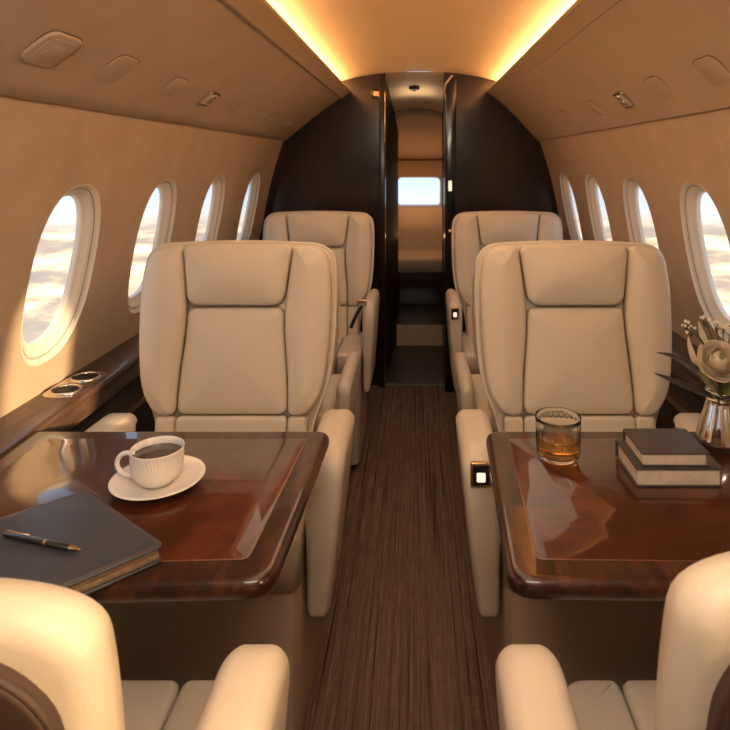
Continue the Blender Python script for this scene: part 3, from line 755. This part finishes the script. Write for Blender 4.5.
sprig([(.600,1.30,TZ+.262),(.612,1.31,TZ+.246)], 'sprig of tiny pale blossoms, leftmost in the vase')
sprig([(.640,1.31,TZ+.268),(.660,1.30,TZ+.258)], 'sprig of tiny pale blossoms above the large cream bloom')
sprig([(.680,1.31,TZ+.252),(.700,1.31,TZ+.258),(.728,1.30,TZ+.245)], 'sprig of tiny pale blossoms above the round green leaf')
def leaf(pts, w, label, mat, name, fold=.25, cat='leaf'):
    root0 = Vector(pts[0]); P = bez(*[Vector(p)-root0 for p in pts], n=16); v = []; f = []
    for i, p in enumerate(P):
        t = i/16; ww = w*(math.sin(PI*min(1, t*1.0))**.8 if t < 1 else 0)+.0008
        tan = (P[min(i+1,16)]-P[max(i-1,0)]).normalized(); side = tan.cross(Vector((0,-.6,.8))).normalized(); nrm = side.cross(tan)
        for u in (-1,-.5,0,.5,1): v.append(p+side*u*ww+nrm*(fold*ww*abs(u)))
    for i in range(16):
        for j in range(4): f.append((i*5+j, i*5+j+1, (i+1)*5+j+1, (i+1)*5+j))
    o = link(name, v, f, mat); o.location = root0; return tag(o, label, cat)
B = (.692,1.335,TZ+.09)
leaf((B, (.62,1.28,TZ+.195), (.512,1.24,TZ+.222)), .0085, 'upper dark blade leaf reaching left from the vase', 'darkleaf', 'blade_leaf')
leaf((B, (.61,1.25,TZ+.135), (.505,1.235,TZ+.183)), .010, 'lower dark blade leaf reaching left from the vase', 'darkleaf', 'blade_leaf')
leaf((B, (.71,1.30,TZ+.19), (.700,1.29,TZ+.240)), .020, 'round green leaf above the cream bloom', 'leafy', 'green_leaf')
leaf((B, (.61,1.32,TZ+.17), (.606,1.31,TZ+.235)), .010, 'peach toned bract left of the cream bloom', 'petal', 'pale_bract')
leaf((B, (.655,1.34,TZ+.19), (.636,1.33,TZ+.262)), .012, 'peach toned bract rising behind the cream bloom', 'petal', 'pale_bract')
leaf((B, (.64,1.27,TZ+.15), (.606,1.262,TZ+.180)), .007, 'small green leaf left under the bracts', 'leafy', 'green_leaf')
leaf((B, (.655,1.27,TZ+.12), (.640,1.25,TZ+.145)), .013, 'greyish leaf hanging under the large bloom', 'darkleaf', 'grey_leaf')
leaf((B, (.695,1.27,TZ+.12), (.700,1.25,TZ+.150)), .014, 'greyish leaf beneath the right bloom at the vase rim', 'darkleaf', 'grey_leaf')
# notebook
nb = empty('notebook', (-.553, 1.095, TZ), 'charcoal leather notebook lying on the left table', 'notebook')
e1 = Vector((.205,-.157)); e2 = Vector((-.20,-.19)).normalized()*.27
def nb_out(ins, rc):
    d1, d2 = e1.normalized(), e2.normalized(); o = Vector((0,0))
    a = o+d1*ins+d2*ins; b = e1-d1*ins+d2*ins; c = e1+e2-d1*ins-d2*ins; d = e2+d1*ins-d2*ins
    return rpoly([(p.x,p.y,rc) for p in (a,b,c,d)], 6)
for z0, z1 in ((0,.004),(.0205,.0255)):
    v, f = slab(nb_out(0,.014), z0, z1, .0015, 140, 3); link('cover', v, f, 'note', nb, auto=60)
v, f = slab(nb_out(.004,.008), .004, .0125, .001, 120, 3); link('pages', v, f, 'notepage', nb, auto=60)
v, f = slab(nb_out(.005,.008), .0128, .0203, .001, 120, 3); link('pages', v, f, 'notepage', nb, auto=60)
st = resample(nb_out(.005,.011), 160); v, f = tube([(p.x,p.y,.0255) for p in st+st[:2]], .0006, 5, False); link('stitching', v, f, 'line', nb)
# pen
def atz(px, py, h):
    s = (py-VY)/(CZ-h); return Vector((CX+(px-VX)/s, F/s, h))
pA = atz(4,534,TZ+.0305); pB = atz(81,550,TZ+.0305); d = (pB-pA); L = d.length
pen = empty('pen', pA, 'slim black and copper pen lying on the charcoal notebook', 'pen'); q = d.to_track_quat('Z','Y').to_matrix().to_4x4()
v, f = lathe([(0,0),(.0032,.0005),(.0042,.004),(.0046,L*.30),(.0048,L*.55),(.0046,L*.8),(.0040,L*.86)], 24); link('barrel', v, f, 'pen', pen, mtx=q)
v, f = lathe([(.0040,L*.86),(.0034,L*.93),(.0014,L*.985),(0,L)], 24); link('tip', v, f, 'brass', pen, mtx=q)
v, f = lathe([(.0048,L*.54),(.0052,L*.545),(.0052,L*.565),(.0048,L*.57)], 24); link('ring', v, f, 'brass', pen, mtx=q)
v, f = tube([(0,.0055,.004),(0,.0068,.012),(0,.0062,L*.34)], .0009, 8); link('clip', v, f, 'brass', pen, mtx=q)

# ------------------------------------------------------------------ world
w = bpy.data.worlds.new('World'); bpy.context.scene.world = w; w.use_nodes = True; nt = w.node_tree
bg = nt.nodes['Background']; tc = nt.nodes.new('ShaderNodeTexCoord'); sp = nt.nodes.new('ShaderNodeSeparateXYZ'); nt.links.new(tc.outputs['Generated'], sp.inputs[0])
def mth(op, a, b=None):
    n = nt.nodes.new('ShaderNodeMath'); n.operation = op
    for i, x in enumerate((a, b)):
        if x is None: continue
        if isinstance(x, (int, float)): n.inputs[i].default_value = x
        else: nt.links.new(x, n.inputs[i])
    return n.outputs[0]
z = sp.outputs['Z']
sky = ramp(nt, mth('ADD', mth('MULTIPLY', z, .9), .5), [(.41,(.66,.56,.46)),(.435,(.56,.60,.64)),(.48,(.40,.52,.68)),(.75,(.46,.60,.82))])
den = mth('ADD', mth('MAXIMUM', mth('MULTIPLY', z, -1), .0), .06)
cb = nt.nodes.new('ShaderNodeCombineXYZ'); nt.links.new(mth('DIVIDE', sp.outputs['X'], den), cb.inputs[0]); nt.links.new(mth('DIVIDE', sp.outputs['Y'], den), cb.inputs[1])
n1 = tex_noise(nt, 1.5, 7, cb.outputs[0], .62)
clouds = ramp(nt, n1.outputs['Fac'], [(.38,(.34,.30,.27)),(.47,(.46,.37,.29)),(.53,(.80,.62,.40)),(.62,(1.3,1.08,.76))])
mix = nt.nodes.new('ShaderNodeMix'); mix.data_type = 'RGBA'
fac = nt.nodes.new('ShaderNodeMapRange'); nt.links.new(z, fac.inputs['Value']); fac.inputs['From Min'].default_value = -.105; fac.inputs['From Max'].default_value = -.075
nt.links.new(fac.outputs[0], mix.inputs['Factor']); nt.links.new(clouds, mix.inputs['A']); nt.links.new(sky, mix.inputs['B'])
nt.links.new(mix.outputs['Result'], bg.inputs['Color']); bg.inputs['Strength'].default_value = 2.6

# ------------------------------------------------------------------ lights
def area(loc, rot, sx, sy, power, col, name, spread=PI):
    l = bpy.data.lights.new(name, 'AREA'); l.shape = 'RECTANGLE'; l.size = sx; l.size_y = sy; l.energy = power; l.color = col
    o = bpy.data.objects.new(name, l); C.objects.link(o); o.location = loc; o.rotation_euler = rot; l.spread = spread; return o
def beam(win, d, power, name):
    l = bpy.data.lights.new(name, 'SPOT'); l.energy = power; l.color = (1,.72,.42); l.spot_size = math.radians(6.5); l.spot_blend = .1; l.shadow_soft_size = .09
    o = bpy.data.objects.new(name, l); C.objects.link(o); d = Vector(d).normalized(); o.location = Vector(win)-d*6
    o.rotation_euler = d.to_track_quat('-Z','Y').to_euler(); return o
beam((.885,.66,1.047), (-1.8,.90,-.28), 8000, 'low_sunbeam')
area((0,.10,1.70), (math.radians(52),0,0), .7, .25, 9, (1,.88,.72), 'overhead_fill')  # added fill above the camera, out of view, brightening seat fronts and tables
area((.60,.16,1.14), Vector((-.82,.34,-.27)).to_track_quat('-Z','Y').to_euler(), .2, .2, 1.5, (1,.66,.33), 'seat_back_fill', math.radians(50))  # added lamp inside the cabin, no window there, warming near left seat back
area((0,-1.2,1.60), (math.radians(62),0,0), .9, .3, 1.5, (1,.88,.72), 'rear_fill')  # added soft fill behind the camera, no fixture there
area((0,1.1,1.74), (0,0,0), .5, 3.6, 11, (1,.82,.62), 'cabin_fill')  # added downward fill under the dome to lift the whole cabin
area((.03,5.3,1.35), (0,0,0), .4, .4, 1.6, (1,.55,.28), 'aft_fill')  # unseen area light facing down in the aft room, no fixture
area((.05,5.25,.72), (PI,0,0), .4, .2, 2.6, (1,.42,.16), 'aft_ceiling_fill')  # added unseen light that puts an orange glow on the aft ceiling
area((.03,4.1,1.72), (PI,0,0), .2, .2, .5, (1,.75,.5), 'corridor_fill')  # unseen area light aimed up at the corridor ceiling, no fixture

# ------------------------------------------------------------------ camera
cam = bpy.data.cameras.new('camera'); co = bpy.data.objects.new('camera', cam); C.objects.link(co)
co.location = (CX, 0, CZ); co.rotation_euler = (PI/2, 0, 0)
cam.sensor_width = 36; cam.lens = 36*F/730; cam.shift_x = -(VX-365)/730; cam.shift_y = (VY-365)/730
cam.clip_start = .02; cam.dof.use_dof = True; cam.dof.focus_distance = 1.35; cam.dof.aperture_fstop = 9
sc = bpy.context.scene; sc.camera = co
sc.view_settings.view_transform = 'Standard'; sc.view_settings.look = 'None'; sc.view_settings.exposure = -.42
sc.cycles.max_bounces = 10; sc.cycles.diffuse_bounces = 5; sc.cycles.transparent_max_bounces = 12; sc.cycles.use_denoising = True
